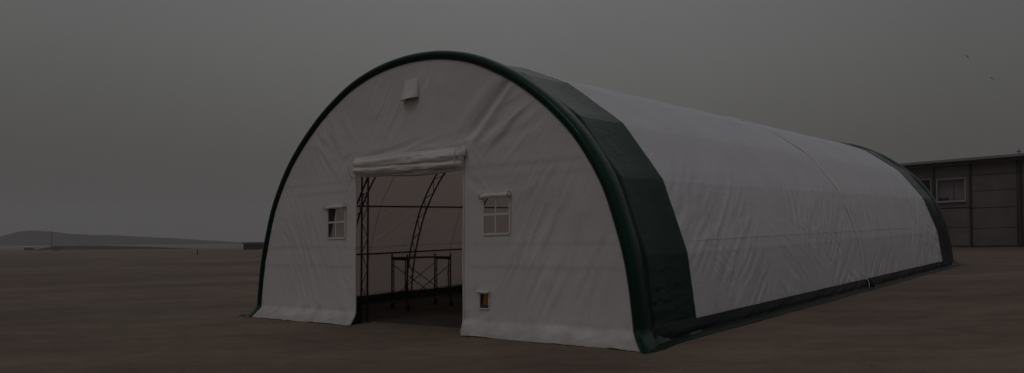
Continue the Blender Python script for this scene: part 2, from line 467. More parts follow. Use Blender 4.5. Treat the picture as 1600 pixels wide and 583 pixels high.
# cord at the foot of the middle seam
mb = MB(); mb.tube([(W+.03, 10.40, .24), (W+.07, 10.37, .20), (W+.11, 10.31, .13), (W+.135, 10.22, .08), (W+.15, 10.17, .03)], .007, 6)
mb.build('tie_cord', M['rope'], tent, shear=True)
mb = MB(); mb.tube([(W+.04, 10.50, .22), (W+.10, 10.50, .14), (W+.14, 10.46, .08), (W+.19, 10.42, .03)], [.03, .045, .05, .02], 8)
mb.build('gathered_fold', M['band'], tent, shear=True)

# ------------------------------------------------------------------ end walls
DX0, DX1, DZ = 3.20, 5.925, 2.84
WINS = [(2.375, 2.885, 1.575, 2.125), (6.365, 6.885, 1.565, 2.125)]
VENT = (6.285, 6.465, .405, .645)
def grid_coords(lo, hi, step, fixed):
    f = sorted(set([lo, hi]+[v for v in fixed if lo < v < hi])); out = []
    for a, b in zip(f[:-1], f[1:]):
        n = max(1, round((b-a)/step)); out += list(np.linspace(a, b, n, endpoint=False))
    return np.array(out+[hi])
def front_disp(x, z):
    d = .030*fbm(x*.7, z*.7, 101)+.006*fbm(x*2.2, z*2.2, 103)
    A = folds(x, z, math.radians(-68), .075, .8, 107)*blob(x, z, 1.75, 1.15, .85, .95)
    A = A+.6*folds(x, z, math.radians(-60), .11, .8, 108)*blob(x, z, 1.0, 1.9, .6, .7)
    B = folds(x, z, math.radians(62), .095, 1.0, 109)*blob(x, z, 7.6, 1.25, .75, 1.0)
    B = B+.7*folds(x, z, math.radians(78), .14, 1.3, 113)*blob(x, z, 8.2, .9, .6, .9)
    C = folds(x, z, math.radians(40), .17, 1.2, 127, 1.4)*blob(x, z, 6.55, 3.35, .62, .55)
    C2 = folds(x, z, math.radians(30), .13, 1.0, 129)*blob(x, z, 6.9, 3.25, .6, .3)
    D_ = folds(x, z, math.radians(-52), .13, .9, 131)*blob(x, z, 2.35, 3.45, .55, .55)
    E = folds(x, z, math.radians(58), .10, .8, 137)*blob(x, z, 4.1, 3.75, .9, .6)
    E2 = folds(x, z, math.radians(75), .12, .7, 139)*blob(x, z, 5.0, 4.2, .6, .35)
    H = folds(x, z, math.radians(9), .12, 1.6, 149)*blob(x, z, 4.6, 3.03, 1.8, .16)
    K = folds(x, z, math.radians(50), .10, .5, 151)*blob(x, z, 3.0, 2.6, .25, .5)+folds(x, z, math.radians(-50), .10, .5, 157)*blob(x, z, 6.1, 2.5, .3, .6)
    N = folds(x, z, math.radians(35), .12, .6, 163)*blob(x, z, 6.2, .45, .35, .35)+folds(x, z, math.radians(-35), .12, .6, 167)*blob(x, z, 3.0, .5, .35, .35)
    O = folds(x, z, math.radians(80), .09, .8, 173)*blob(x, z, 5.2, 3.9, .9, .5)
    T_ = folds(x, z, math.radians(55), .10, .7, 181)*blob(x, z, 7.35, 2.3, .5, .35)
    d = d+.028*A+.036*B+.044*C+.030*C2+.032*D_+.020*E+.022*E2+.024*H+.020*K+.020*N+.010*O+.018*T_
    # deep pull fold from the door corner towards the arch
    lx, lz = x-5.95, z-3.02; al = lx*.70+lz*.714; ac = -lx*.714+lz*.70
    d = d-.05*np.exp(-((ac-.02*np.sin(al*4))/.07)**2)*sstep(al/.3)*sstep((1.75-al)/.5)
    d = d+.03*np.exp(-((ac+.14)/.06)**2)*sstep(al/.3)*sstep((1.6-al)/.5)
    # fold marks left from packing, running level
    for zz, w_ in ((1.39, .02), (1.03, .02), (2.42, .025), (2.60, .02)):
        k = .5+.5*vn(x*.9+zz*7, z*0, 191)
        d = d+.0042*k*np.tanh((z-zz-.01*np.sin(x*1.3))/w_)*np.exp(-((z-zz)/.14)**2)
    # door corner wrinkle relief & frame posts pressing out
    for xx in (3.08, 6.05): d = d+.010*np.exp(-((x-xx)/.05)**2)*(z < 2.9)
    return d
def inset_top(x, r=.045):
    """height of the arch, inset by r"""
    q = SM-NM*r; m = q[:, 0]
    return np.interp(x, np.maximum.accumulate(m), q[:, 1], left=-1, right=-1)
def wall(name, front):
    fixed = []
    if front: fixed = [DX0, DX1, WINS[0][0], WINS[0][1], WINS[1][0], WINS[1][1], VENT[0], VENT[1]]
    xs = grid_coords(.03, W-.03, .028, fixed)
    zf = [DZ, .3]+([WINS[0][2], WINS[0][3], WINS[1][2], WINS[1][3], VENT[2], VENT[3]] if front else [])
    zs = grid_coords(0, 4.64, .028, sorted(set(zf)))
    X, Z = np.meshgrid(xs, zs, indexing='ij')
    Dp = front_disp(X if front else X+31, Z)
    # calm near the openings so frames sit flush
    calm = np.ones_like(X)
    for a, b, c, e in WINS+[VENT]:
        dd = np.maximum(np.maximum(a-X, X-b), np.maximum(c-Z, Z-e)); calm *= .15+.85*sstep(dd/.15)
    dd = np.maximum(np.maximum(DX0-X, X-DX1), Z-DZ); calm *= .35+.65*sstep(dd/.25)
    top = inset_top(X)
    dist = np.maximum(top-Z, 0); calm *= .2+.8*sstep(dist/.25)
    Y = -Dp*calm
    fl = np.clip((.22-Z)/.22, 0, 1)
    reach = (.34+.06*fbm(X*1.1, X*0, 201)+.04*fbm(X*5, X*0, 203))
    cr = fl*(1-.2*fl)*sstep(Z/.02+.35)
    Y = Y-reach*fl**2.0-cr*(.050*fbm(X*2.6, Z*5, 221)+.030*folds(X, Z, math.radians(100), .16, .5, 223)+.022*folds(X, Z, math.radians(20), .06, .7, 227))
    Zo = Z+.02*fl*np.maximum(0, fbm(X*2.5, Z*4, 207))*2*np.clip(Z/.05, .4, 1)+.030*np.maximum(0, fbm(X*2.4, X*0, 211))*fl**4+.05*fl**2*np.maximum(0, fbm(X*4.5, Z*9, 229))+.006
    # corners of the skirt splay sideways
    Xo = X+.26*fl**2
    if front:
        Xo = Xo+.012*np.exp(-(abs(X-DX0)/.1))*np.sin(Z*5)*(X <= DX0)
    if not front: Y = L-Y
    xc = (X[:-1, :-1]+X[1:, 1:])/2; zc = (Z[:-1, :-1]+Z[1:, 1:])/2
    keep = inset_top(xc) > zc
    if front:
        keep &= ~((xc > DX0) & (xc < DX1) & (zc < DZ))
        for a, b, c, e in WINS+[VENT]: keep &= ~((xc > a) & (xc < b) & (zc > c) & (zc < e))
    V, F = gridmesh(np.stack([Xo, Y, Zo], -1), keep)
    return mesh(name, V, F, M['front'] if front else M['front'], tent, shear=True, thick=.003)
wall('front_wall', True)
wall('rear_wall', False)

# windows
for a, b, c, e in WINS:
    cx, cz = (a+b)/2, (c+e)/2
    mb = MB(); t = .020
    # border welt + cross bars (slightly bowed fabric strips)
    def bar(p0, p1, w_, y=-.012, th=.006, bow=0):
        n = 10; p0 = np.array(p0); p1 = np.array(p1); dv = p1-p0; pn = np.array([-dv[1], dv[0]])/np.linalg.norm(dv)
        for i in range(n):
            q0, q1 = i/n, (i+1)/n
            A_, B_ = p0+dv*q0+pn*bow*math.sin(math.pi*q0), p0+dv*q1+pn*bow*math.sin(math.pi*q1)
            c4 = [A_-pn*w_/2, B_-pn*w_/2, B_+pn*w_/2, A_+pn*w_/2]
            mb.add([(q[0], y-th, q[1]) for q in c4]+[(q[0], y, q[1]) for q in c4], [(0,1,2,3),(7,6,5,4),(0,4,5,1),(1,5,6,2),(2,6,7,3),(3,7,4,0)])
    bar((a-.012, c-.012), (b+.012, c-.012), .036)
    bar((a-.012, c), (a-.012, e), .034, -.0125); bar((b+.012, c), (b+.012, e), .034, -.0125)
    fr = mb.build('window', M['front'], tent, shear=True, smooth=False)
    mb = MB(); bar((a, cz+.012), (b, cz+.016), .036, -.010); mb.build('cross_bar', M['front'], fr, shear=True, smooth=False)
    mb = MB(); bar((cx-.006, c), (cx+.004, e), .026, -.016, bow=.012); mb.build('upright_bar', M['front'], fr, shear=True, smooth=False)
    mb = MB(); mb.add([(a-.01, -.004, c-.01), (b+.01, -.004, c-.01), (b+.01, -.004, e+.01), (a-.01, -.004, e+.01)], [(0,1,2,3)])
    mb.build('window_pane', M['pane'], fr, shear=True)
    mb = MB(); pts = []; rr = []
    for i in range(17):
        q = i/16; pts.append((a-.045+(b-a+.085)*q, -.050, e+.010+.020*q+.008*math.sin(q*5))); rr.append(.034+.006*math.sin(q*9+a)+(-.008 if i in (0, 16) else 0))
    mb.tube(pts, rr, 14); mb.build('rolled_flap', M['front'], fr, shear=True)
    for q in (.02, .98):
        mb = MB()
        x = a-.045+(b-a+.085)*q; ring = [(x, -.05+.043*math.cos(k*math.pi/6), e+.010+.02*q+.043*math.sin(k*math.pi/6)) for k in range(13)]
        mb.tube(ring, .0035, 5, cap=False)
        mb.build('tie_strap', M['wire'], fr, shear=True)
# small low vent
a, b, c, e = VENT
mb = MB(); t = .018
for q in ((a-t, c-t, b+t, c), (a-t, c, a, e), (b, c, b+t, e)): mb.box((q[0], -.018, q[1]), (q[2], -.008, q[3]))
vn_ = mb.build('vent_window', M['front'], tent, shear=True, smooth=False)
mb = MB(); mb.tube([(a-.035+(b-a+.07)*i/8, -.045, e+.012+.004*math.sin(i)) for i in range(9)], .024, 12); mb.build('rolled_flap', M['front'], vn_, shear=True)
mb = MB(); mb.box((a, -.010, c), (b, -.004, c+.05)); mb.build('inner_lip', M['wire'], vn_, shear=True, smooth=False)

# vent hood near the top
def hood():
    cx, zt, zb = 4.68, 4.24, 3.92
    P = np.zeros((19, 25, 3))
    for i in range(19):
        t = i/18
        for j in range(25):
            q = j/24; an = math.pi*q
            hw = .165+.030*t; dp = .004+.115*t**1.2
            x = cx-.01*t-math.cos(an)*hw
            y = -.012-math.sin(an)**.8*dp if 0 < q < 1 else -.006
            z = zt+(zb-zt)*t+.02*t*(q-.5)-.02*math.sin(an)*t
            y += -.010*t*math.sin(an)*math.sin(q*17+3*t)-.012*math.sin(an)*float(fbm(np.array(q*6.), np.array(t*3.), 5))
            P[i, j] = (x, y, z)
    V, F = gridmesh(P)
    h = mesh('vent_hood', V, F, M['front'], tent, shear=True, thick=.006)
    mb = MB(); mb.tube([tuple(P[18, j]) for j in range(25)], .009, 6); mb.build('hood_hem', M['front'], h, shear=True)
    mb = MB(); V = [(cx-.15, -.028, zb+.13), (cx+.13, -.028, zb+.13), (cx+.155, -.028, zb-.005), (cx-.165, -.028, zb-.005)]
    mb.add(V, [(0,1,2,3)]); mb.build('vent_mesh', M['wire'], h, shear=True)
hood()

# rolled up door
def roll(name, z0, r, y0, x0, x1, drop, seed, flat=1.0, parent=None, fold=.3):
    nx, na = 150, 40
    P = np.zeros((nx, na+1, 3))
    q = np.linspace(0, 1, nx)[:, None]; a_ = np.linspace(0, 2*np.pi, na+1)[None, :]
    Rr = r*(1+1.5*fold*fbm(q*4+np.cos(a_)*1.1, np.sin(a_)*2.2+seed, seed, 4)+.35*fbm(q*14+np.cos(a_), np.sin(a_)*3+2, seed+3)+.10*np.cos(3*a_+q*7+seed))
    endt = np.minimum(1, np.minimum(q, 1-q)/.012)**.5; Rr = Rr*(.55+.45*endt)
    P[..., 0] = x0+(x1-x0)*q; P[..., 1] = y0+Rr*np.cos(a_); P[..., 2] = z0-drop*q+Rr*flat*np.sin(a_)-.022*np.sin(np.pi*q)+.012*np.sin(q*8+seed)+.02*fbm(q*5, q*0, seed+9)
    V, F = gridmesh(P); V = list(map(tuple, V)); F = [tuple(f) for f in F]
    F.append(tuple(range(na)));  F.append(tuple((nx-1)*(na+1)+k for k in range(na))[::-1])
    return mesh(name, V, F, M['front'], parent, shear=True)
dr = roll('rolled_door', 2.90, .080, -.075, DX0+.06, DX1+.03, .055, 3, 1.15, tent)
roll('rolled_fold', 2.775, .075, -.085, DX0+.07, DX1+.02, .075, 9, .95, dr)
roll('lower_fold', 2.695, .040, -.050, DX0+.04, DX1-.01, .09, 12, .9, dr, fold=.2)
# header flap above the roll, loose along part of its upper edge
xx = np.linspace(DX0+.0, DX1+.10, 120); tt = np.linspace(0, 1, 12)
Xg, Tg = np.meshgrid(xx, tt, indexing='ij'); u = (Xg-xx[0])/(xx[-1]-xx[0])
gap = np.exp(-((u-.42)/.26)**2)
P = np.stack([Xg, -.030-.055*np.sin(np.pi*np.minimum(Tg*.62+.12, 1))*(.7+.5*fbm(u*9, Tg*2, 71))-.030*gap*(1-Tg)-.01, 3.02-.15*Tg-.006*np.sin(u*11)-.06*u], -1)
V, F = gridmesh(P); mesh('header_flap', V, F, M['front'], dr, shear=True, thick=.006)
for x in (DX0+.01, DX1-.04):
    mb = MB()
    zc = 2.84-.05*(x-DX0)/2.7
    mb.tube([(x, -.09+.10*math.cos(k*math.pi/8)*1.0, zc+.19*math.sin(k*math.pi/8)) for k in range(17)], .008, 5, cap=False)
    mb.build('tie_strap', M['front'], dr, shear=True)
# hems down both sides of the doorway
for x, w_ in ((DX0, 1), (DX1, -1)):
    mb = MB(); pts = [(x+w_*.004+.006*math.sin(z*4)+.24*max(0, (.22-z)/.22)**2, -.008-.33*max(0, (.22-z)/.22)**2, z) for z in np.linspace(.03, 2.72, 50)]
    mb.tube(pts, .014, 8); mb.build('doorway_hem', M['front'], tent, shear=True)
# dark folded cloth tucked behind the left foot
P = np.zeros((30, 8, 3))
for i, z in enumerate(np.linspace(.02, .45, 30)):
    for j in range(8):
        q = j/7*.55; f_ = max(0, (.22-z)/.22)**2; P[i, j] = (DX0+.008+.020*math.sin(z*8+1)*q+.05*q*max(0, .45-z)+.24*f_*(1-.5*q), .02+.16*q-.37*f_*(1-q), z)
V, F = gridmesh(P); mesh('inner_fold', V, F, M['band'], tent, shear=True, thick=.004)

# ------------------------------------------------------------------ steel frame
def arch_pts(off, n=70, s0=0, s1=None):
    s = np.linspace(s0, ALEN if s1 is None else s1, n); return prof(s, off), s
def truss(y):
    mb = MB()
    a, _ = arch_pts(-.095, 80); b, _ = arch_pts(-.285, 80)
    a[0, 1] = b[0, 1] = .02; a[-1, 1] = b[-1, 1] = .02
    mb.tube([(x, y, z) for x, z in a], .020, 7); mb.tube([(x, y, z) for x, z in b], .020, 7)
    m = 52; s = np.linspace(.1, ALEN-.1, m); A_ = prof(s, -.095); B_ = prof(s, -.285)
    for i in range(m-1):
        p, q = (A_[i], B_[i+1]) if i % 2 else (B_[i], A_[i+1])
        mb.tube([(p[0], y, p[1]), (q[0], y, q[1])], .009, 5, cap=False)
    for x in (.19, W-.19): mb.box((x-.16, y-.08, 0.0), (x+.16, y+.08, .018))
    return mb.build('arch_truss', M['rust'], tent, shear=True)
for y in TR_Y: truss(y)
for k, s0 in enumerate(KN[1:-1]):
    p_ = prof(np.array([s0]), -.062)[0]
    mb = MB(); mb.tube([(p_[0], y, p_[1]) for y in np.linspace(.14, L-.14, 12)], .019, 8)
    mb.build('purlin', M['rust'], tent, shear=True)
# sewn seams between the fabric widths, seen from inside as thin lines
for ys_ in (2.78, 5.5, 8.2, 10.9, 13.6, 16.3):
    for right in (False, True):
        mb = MB(); pts = []
        for t in np.linspace(0, 1, 60):
            s0 = KN[0]+.12+t*(ALEN/2-.2); s0 = ALEN-s0 if right else s0
            i0 = int(np.interp(s0, SARC, np.arange(NS)))
            dd = float(cover_disp(np.array([ys_]), np.array([SARC[i0]]))[0])
            dd -= .009; pts.append((PCS[i0, 0]+PCN[i0, 0]*dd, ys_+.02*math.sin(t*5), PCS[i0, 1]+PCN[i0, 1]*dd))
        mb.tube(pts, .0055, 5); mb.build('fabric_seam', M['seam'], tent, shear=True)
# doorway posts and header
for ye, tag_ in ((.13, 0), (L-.13, 1)):
    for xs_ in ((3.20, 3.375), (6.0, 6.175)):
        mb = MB(); zt = 3.0
        for x in xs_: mb.tube([(x, ye, .02), (x, ye, 4.3)], .018, 8)
        for i in range(13):
            z0, z1 = .1+i*.29, .1+(i+1)*.29
            mb.tube([(xs_[i % 2], ye, z0), (xs_[(i+1) % 2], ye, z1)], .008, 5, cap=False)
        mb.box((xs_[0]-.05, ye-.06, 0), (xs_[1]+.05, ye+.06, .014))
        mb.build('door_post', M['rust'], tent, shear=True)
    mb = MB()
    for z in (3.0, 3.16): mb.tube([(3.2, ye, z), (6.17, ye, z)], .018, 8)
    mb.build('door_header', M['rust'], tent, shear=True)
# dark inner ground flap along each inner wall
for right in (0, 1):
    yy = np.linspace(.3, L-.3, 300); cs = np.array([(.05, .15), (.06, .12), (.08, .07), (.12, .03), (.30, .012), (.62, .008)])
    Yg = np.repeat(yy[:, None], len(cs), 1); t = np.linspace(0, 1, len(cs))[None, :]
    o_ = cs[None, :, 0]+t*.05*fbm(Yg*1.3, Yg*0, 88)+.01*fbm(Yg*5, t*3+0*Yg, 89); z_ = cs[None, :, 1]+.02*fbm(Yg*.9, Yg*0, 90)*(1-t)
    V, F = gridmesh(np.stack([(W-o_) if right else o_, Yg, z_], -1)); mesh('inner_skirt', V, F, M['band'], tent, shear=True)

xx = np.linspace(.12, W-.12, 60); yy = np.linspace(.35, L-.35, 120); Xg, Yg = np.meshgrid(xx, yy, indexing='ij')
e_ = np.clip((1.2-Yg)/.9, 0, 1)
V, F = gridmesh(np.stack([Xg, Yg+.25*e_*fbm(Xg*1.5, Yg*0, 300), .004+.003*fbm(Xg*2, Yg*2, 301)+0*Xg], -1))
o = mesh('floor', V, F, M['floor'], None, shear=True, kind='structure'); o.location = tent.location; o.rotation_euler = tent.rotation_euler  # added dark sheet, stands in for shade on the dirt inside
# ------------------------------------------------------------------ scaffold inside
def scaffold():
    c = (2.24, 2.54); ang = math.radians(-6)
    wx = to_world(*c)
    root = empty('scaffold_frame', wx, TH+ang, label='low dark steel scaffold trolley with crossed braces standing inside the tent doorway', cat='scaffold')
    hw, hl, H = .275, .58, 1.17
    for s in (-1, 1):
        mb = MB(); y = s*hl
        for sx in (-1, 1):
            mb.tube([(sx*hw, y, .10), (sx*hw, y, H)], .017, 8)
            pts = [(sx*hw, y, .26), (sx*(hw-.03), y, .25), (sx*(hw-.065), y, .29), (sx*(hw-.07), y, .36), (sx*(hw-.07), y, 1.06)]
            mb.tube(pts, .013, 6)
            for z in (.55, .80): mb.tube([(sx*hw, y, z), (sx*(hw-.07), y, z)], .010, 5)
        mb.tube([(-hw, y, 1.06), (hw, y, 1.06)], .020, 8)
        mb.build('end_frame', M['steel'], root)
    for s in (-1, 1):
        mb = MB()
        mb.tube([(s*hw, -hl, .95), (s*hw, hl, .22)], .0085, 6)
        mb.tube([(s*hw+.02*s, -hl, .22), (s*hw+.02*s, hl, .95)], .0085, 6)
        mb.build('cross_brace', M['steel'], root)
    mb = MB()
    for k in range(2): mb.box((-hw+.02+k*.27, -hl-.05, 1.080), (-hw+.26+k*.27, hl+.02, 1.105))
    mb.build('platform', M['wood'], root, smooth=False)
    for sx in (-1, 1):
        for sy in (-1, 1):
            mb = MB(); mb.tube([(sx*hw-.018, sy*hl+.02, .052), (sx*hw+.018, sy*hl+.02, .052)], .052, 16)
            w_ = mb.build('caster_wheel', M['rubber'], root)
            mb = MB(); mb.box((sx*hw-.030, sy*hl, .04), (sx*hw-.022, sy*hl+.05, .13)); mb.box((sx*hw+.022, sy*hl, .04), (sx*hw+.030, sy*hl+.05, .13)); mb.box((sx*hw-.03, sy*hl-.01, .13), (sx*hw+.03, sy*hl+.05, .14))
            mb.build('fork', M['steel'], w_, smooth=False)
scaffold()

# cone behind the little vent
CX, CY = 3.47, 3.25
cn = empty('traffic_cone', to_world(CX, CY), 0, label='orange cone glimpsed inside the tent through the small low vent', cat='cone')
cn.scale = (.6, .6, .6)
mb = MB(); n = 24
V = []
for z, r in ((.03, .15), (.05, .145), (.5, .03), (.51, .022)):
    V += [(r*math.cos(2*math.pi*k/n), r*math.sin(2*math.pi*k/n), z) for k in range(n)]
F = [(i*n+k, i*n+(k+1) % n, (i+1)*n+(k+1) % n, (i+1)*n+k) for i in range(3) for k in range(n)]+[tuple(3*n+k for k in range(n))]
mb.add(V, F); mb.build('cone_body', M['orange'], cn)
mb = MB(); mb.box((-.18, -.18, .0), (.18, .18, .03)); mb.build('cone_base', M['orange'], cn, smooth=False)

# ------------------------------------------------------------------ building at the back right
Ax_, Ay_ = 22.735, 44.86
BU = Vector((27.0125-22.735, 39.974-44.860)).normalized(); BA = math.atan2(BU.y, BU.x)
bz0 = float(ground(Ax_, Ay_)); KB = G*BU.x
def bshear(V):
    V = np.array(V, float); X = Ax_+V[:, 0]*BU.x-V[:, 1]*BU.y
    V[:, 2] += G*(X-Ax_); return V
class BB(MB):
    def build(s, name, mat, parent, smooth=False, **k): return mesh(name, bshear(s.V), s.F, mat, parent, smooth=smooth, **k)
M['panel'] = simple('mauve_grey_wall_panel', (.135, .102, .104), rough=.6, var=.22, scale=.9, bump=.3, bscale=4)
M['panel2'] = simple('upper_wall_panel', (.060, .046, .048), rough=.6, var=.2, scale=1.2)
M['post'] = simple('dark_maroon_post', (.022, .012, .014), rough=.6, var=.3)
M['roof'] = simple('grey_roof_sheet', (.22, .215, .21), rough=.5, var=.12)
M['dark'] = simple('dark_soffit', (.03, .024, .024), rough=.8)
M['wframe'] = simple('dull_white_frame', (.27, .245, .245), rough=.5)
M['curtain'] = simple('mauve_blind', (.36, .30, .32), rough=.8, var=.12, scale=2)
M['card'] = simple('pale_cardboard', (.28, .25, .20), rough=.8)
M['blackbox'] = simple('black_plastic_case', (.012, .011, .012), rough=.5)
bld = empty('site_building', (Ax_, Ay_, bz0), BA, label='long dark mauve panelled building with a pale flat eave behind the tent', cat='building')
posts = [-7.6, -5.2, -2.8, -.35, 2.15, 4.02, 6.42, 8.8, 11.2, 13.6, 16]
U0, U1, HB, DB = -7.6, 16, 4.72, 9
# wall panels, one per bay and course
courses = [(.10, 1.02), (1.05, 2.13), (2.17, 3.07), (3.10, 3.94), (3.97, HB)]
wins = {3: (.05, 2.0, 2.66, 3.93), 4: (2.28, 3.78, 2.58, 3.88)}
mb = BB()
def panel(m_, u0, u1, z0, z1):
    m_.box((u0, .0, z0), (u1, .12, z1))
for i in range(len(posts)-1):
    u0, u1 = posts[i]+.07, posts[i+1]-.07
    if i in wins:
        w_ = wins[i]
        for z0, z1 in ((.10, 1.1), (1.13, 2.17), (2.235, w_[2]), (w_[3], HB)): panel(mb, u0, u1, z0, z1)
        panel(mb, u0, w_[0], w_[2]+.003, w_[3]-.003); panel(mb, w_[1], u1, w_[2]+.003, w_[3]-.003)
    else:
        for z0, z1 in courses: panel(mb, u0, u1, z0, z1)
mb.build('wall_panels', M['panel'], bld)
mb = BB(); mb.box((U0, .13, 0), (U1, .16, 2.5)); mb.box((U0, .13, 2.5), (-.05, .16, HB)); mb.box((3.95, .13, 2.5), (U1, .16, HB)); mb.box((-.05, .13, 4.0), (3.95, .16, HB))
mb.box((U0, .16, 0), (U0+.12, DB, HB)); mb.box((U1-.12, .16, 0), (U1, DB, HB)); mb.box((U0+.12, DB-.12, 0), (U1-.12, DB, HB))
mb.box((U0, .01, 0), (U1, .1, .095))
mb.build('back_wall', M['dark'], bld)
for u in posts:
    mb = BB(); mb.box((u-.065, -.05, 0), (u+.065, .10, HB)); mb.build('wall_post', M['post'], bld)
mb = BB(); mb.box((U0-.4, -.55, HB+.02), (U1+.4, DB+.4, HB+.06)); mb.box((U0-.4, -.50, HB-.12), (U1+.4, -.46, HB+.015)); rf = mb.build('roof', M['dark'], bld)
mb = BB(); mb.box((U0-.45, -.62, HB+.065), (U1+.45, -.56, HB+.20)); mb.box((U0-.45, -.55, HB+.10), (U1+.45, DB+.45, HB+.16)); mb.build('fascia', M['roof'], rf)
mb = BB(); mb.box((-.2, -.02, HB-1.0+.22), (-.19, 0, HB-.9)); 
for i, (u0, u1, z0, z1) in wins.items():
    mb = BB(); t = .05
    mb.box((u0, -.03, z0), (u1, .05, z0+t)); mb.box((u0, -.03, z1-t), (u1, .05, z1)); mb.box((u0, -.028, z0+t), (u0+t, .05, z1-t)); mb.box((u1-t, -.028, z0+t), (u1, .05, z1-t))
    fr = mb.build('window_frame' if 0 else 'window', M['wframe'] if i == 3 else M['curtain'], bld)
    mb = BB(); mb.box((u0+t, .0, z0+t), (u1-t, .008, z1-t)); mb.build('window_pane', M['glass'], fr)
    mb = BB(); mb.box((u0-.08, -.14, z0-.05), (u1+.02, -.031, z0-.01)); mb.build('sill', M['wframe'], fr)
    mb = BB()
    if i == 3:
        mb.box((.78, -.02, z0+t), (.85, .04, 3.30)); mb.box((u0+t, -.02, 3.30), (u1-.3, .04, 3.335))
    else:
        mb.box((u0+(u1-u0)*.58, -.02, z0+t), (u0+(u1-u0)*.58+.035, .03, z1-t)); 
    mb.build('glazing_bar', M['wframe'] if i == 3 else M['panel2'], fr)
mb = BB(); mb.box((2.24, .35, 2.55), (3.85, .37, 3.95)); mb.build('window_blind', M['curtain'], bld)
mb = BB(); mb.box((-.05, .25, 2.45), (3.9, 2.0, 2.50)); mb.build('inside_ledge', M['panel2'], bld)
mb = BB(); mb.tube([(6.28, -.11, .1), (6.28, -.11, HB-.1)], .035, 8); mb.build('drain_pipe', M['post'], bld, smooth=True)
mb = BB(); mb.tube([(6.44, -.3, HB+.16), (6.44, -.3, HB+.47)], .02, 6); mb.box((6.33, -.33, HB+.30), (6.55, -.27, HB+.34)); mb.build('roof_bracket', M['post'], bld)
def onb(u, v, z):
    X = Ax_+u*BU.x-v*BU.y; Y = Ay_+u*BU.y+v*BU.x; return (X, Y, z+float(G*X))
for nm, (u, v, w_, d_, h_), mt, lb in (
    ('storage_case', (2.56, .18, .46, .13, .30), M['blackbox'], 'black case on the ledge behind the paler right-hand window of the building'),
    ('cardboard_box', (3.02, .18, .30, .13, .22), M['card'], 'pale cardboard box beside the black case behind the building window')):
    mb = MB(); mb.box((-w_/2, -d_/2, 0), (w_/2, d_/2, h_)); mb.box((-w_/2-.006, -d_/2-.006, h_*.82), (w_/2+.006, d_/2+.006, h_+.006))
    mb.box((-w_*.12, -d_/2-.012, h_*.3), (w_*.12, -d_/2-.007, h_*.5))
    o = mb.build(nm, mt, None, smooth=False, label=lb, cat='case' if 'case' in nm else 'box'); 
    X, Y, Z = onb(u, v+.13, 2.64); o.location = (X, Y, Z-.14+.002+.0); o.rotation_euler = (0, -math.atan(G*BU.x)*0, BA)
    mb2 = None
mb = BB(); mb.box((2.3, .18, 2.452+.05), (3.4, .34, 2.502)) if 0 else None

# ------------------------------------------------------------------ far small things on the left
def px_ground(px, d):
    """a point d metres ahead in the direction of the px column"""
    x = (px-800)/1182.5*d; return x, d
def far_box(name, px, d, w_, dp, h_, mat, roofmat, **k):
    x, y = px_ground(px, d); r = empty(name, (x, y, float(ground(x, y))), -math.atan2(x, y)*1.0, **k)
    mb = MB(); mb.box((-w_/2, 0, -.3), (w_/2, dp, h_)); mb.build('wall', mat, r, smooth=False)
    mb = MB(); mb.add([(-w_/2-.3, -.3, h_+.01), (w_/2+.3, -.3, h_+.01), (w_/2+.3, dp+.3, h_+.01), (-w_/2-.3, dp+.3, h_+.01), (-w_/2-.3, dp/2, h_*1.25), (w_/2+.3, dp/2, h_*1.25)],
                      [(0,1,5,4), (2,3,4,5), (0,4,3), (1,2,5), (3,2,1,0)]); mb.build('roof', roofmat, r, smooth=False)
    mb = MB(); mb.box((-w_*.12, -.05, 0), (w_*.12, -.01, h_*.8)); mb.build('door', M['post'], r, smooth=False)
    return r
M['farred'] = simple('dull_red_brown_wall', (.06, .032, .030), rough=.9)
M['farpale'] = simple('pale_metal_roof', (.34, .33, .32), rough=.6)
M['fardark'] = simple('dark_boarding', (.022, .016, .018), rough=.9)
far_box('farm_shed', 408, 150, 6.5, 4, 1.15, M['fardark'], M['fardark'], label='low dark shed on the plain just left of the tent edge', cat='shed')
far_box('farm_building', 46, 330, 3.6, 5, 1.3, M['farred'], M['farpale'], label='tiny red brown building with pale roof far out at the left', cat='building')
x, y = px_ground(81, 300)
pl = empty('utility_pole', (x, y, float(ground(x, y))), 0, label='thin dark pole far away before the hills at the left', cat='pole')
mb = MB(); mb.tube([(0, 0, -.2), (0, 0, 7.8)], [.14, .09], 8); mb.build('pole', M['fardark'], pl)
mb = MB(); mb.box((-.8, -.05, 7.0), (.8, .05, 7.1)); mb.build('crossarm', M['fardark'], pl, smooth=False)
fp = None
for i, px in enumerate((84, 87, 89.5, 92.5, 95.5)):
    x, y = px_ground(px, 250+i*3)
    if fp is None:
        mb = MB(); mb.tube([(0, 0, -.2), (.02, 0, 1.9)], [.13, .10], 7); mb.box((-.3, -.03, 1.5), (.3, .03, 1.62)); fp = mb.build('fence_post', M['fardark'], None)
        o = fp
    else:
        o = fp.copy(); COL.objects.link(o)
    o.location = (x, y, float(ground(x, y))); o.rotation_euler = (0, 0, i*.3); o.scale = (1, 1, 1.0)
    props(o, label='short dark post in the little row beside the thin far pole', cat='post', group='far posts beside the pole')
x, y = px_ground(309.5, 95)
mb = MB(); mb.tube([(0, 0, -.1), (0, 0, .62)], [.07, .06], 8); mb.tube([(0, 0, .62), (0, 0, .70)], [.09, .03], 8)
o = mb.build('marker_post', M['fardark'], None, label='lone short dark marker post out on the dirt plain', cat='post'); o.location = (x, y, float(ground(x, y)))

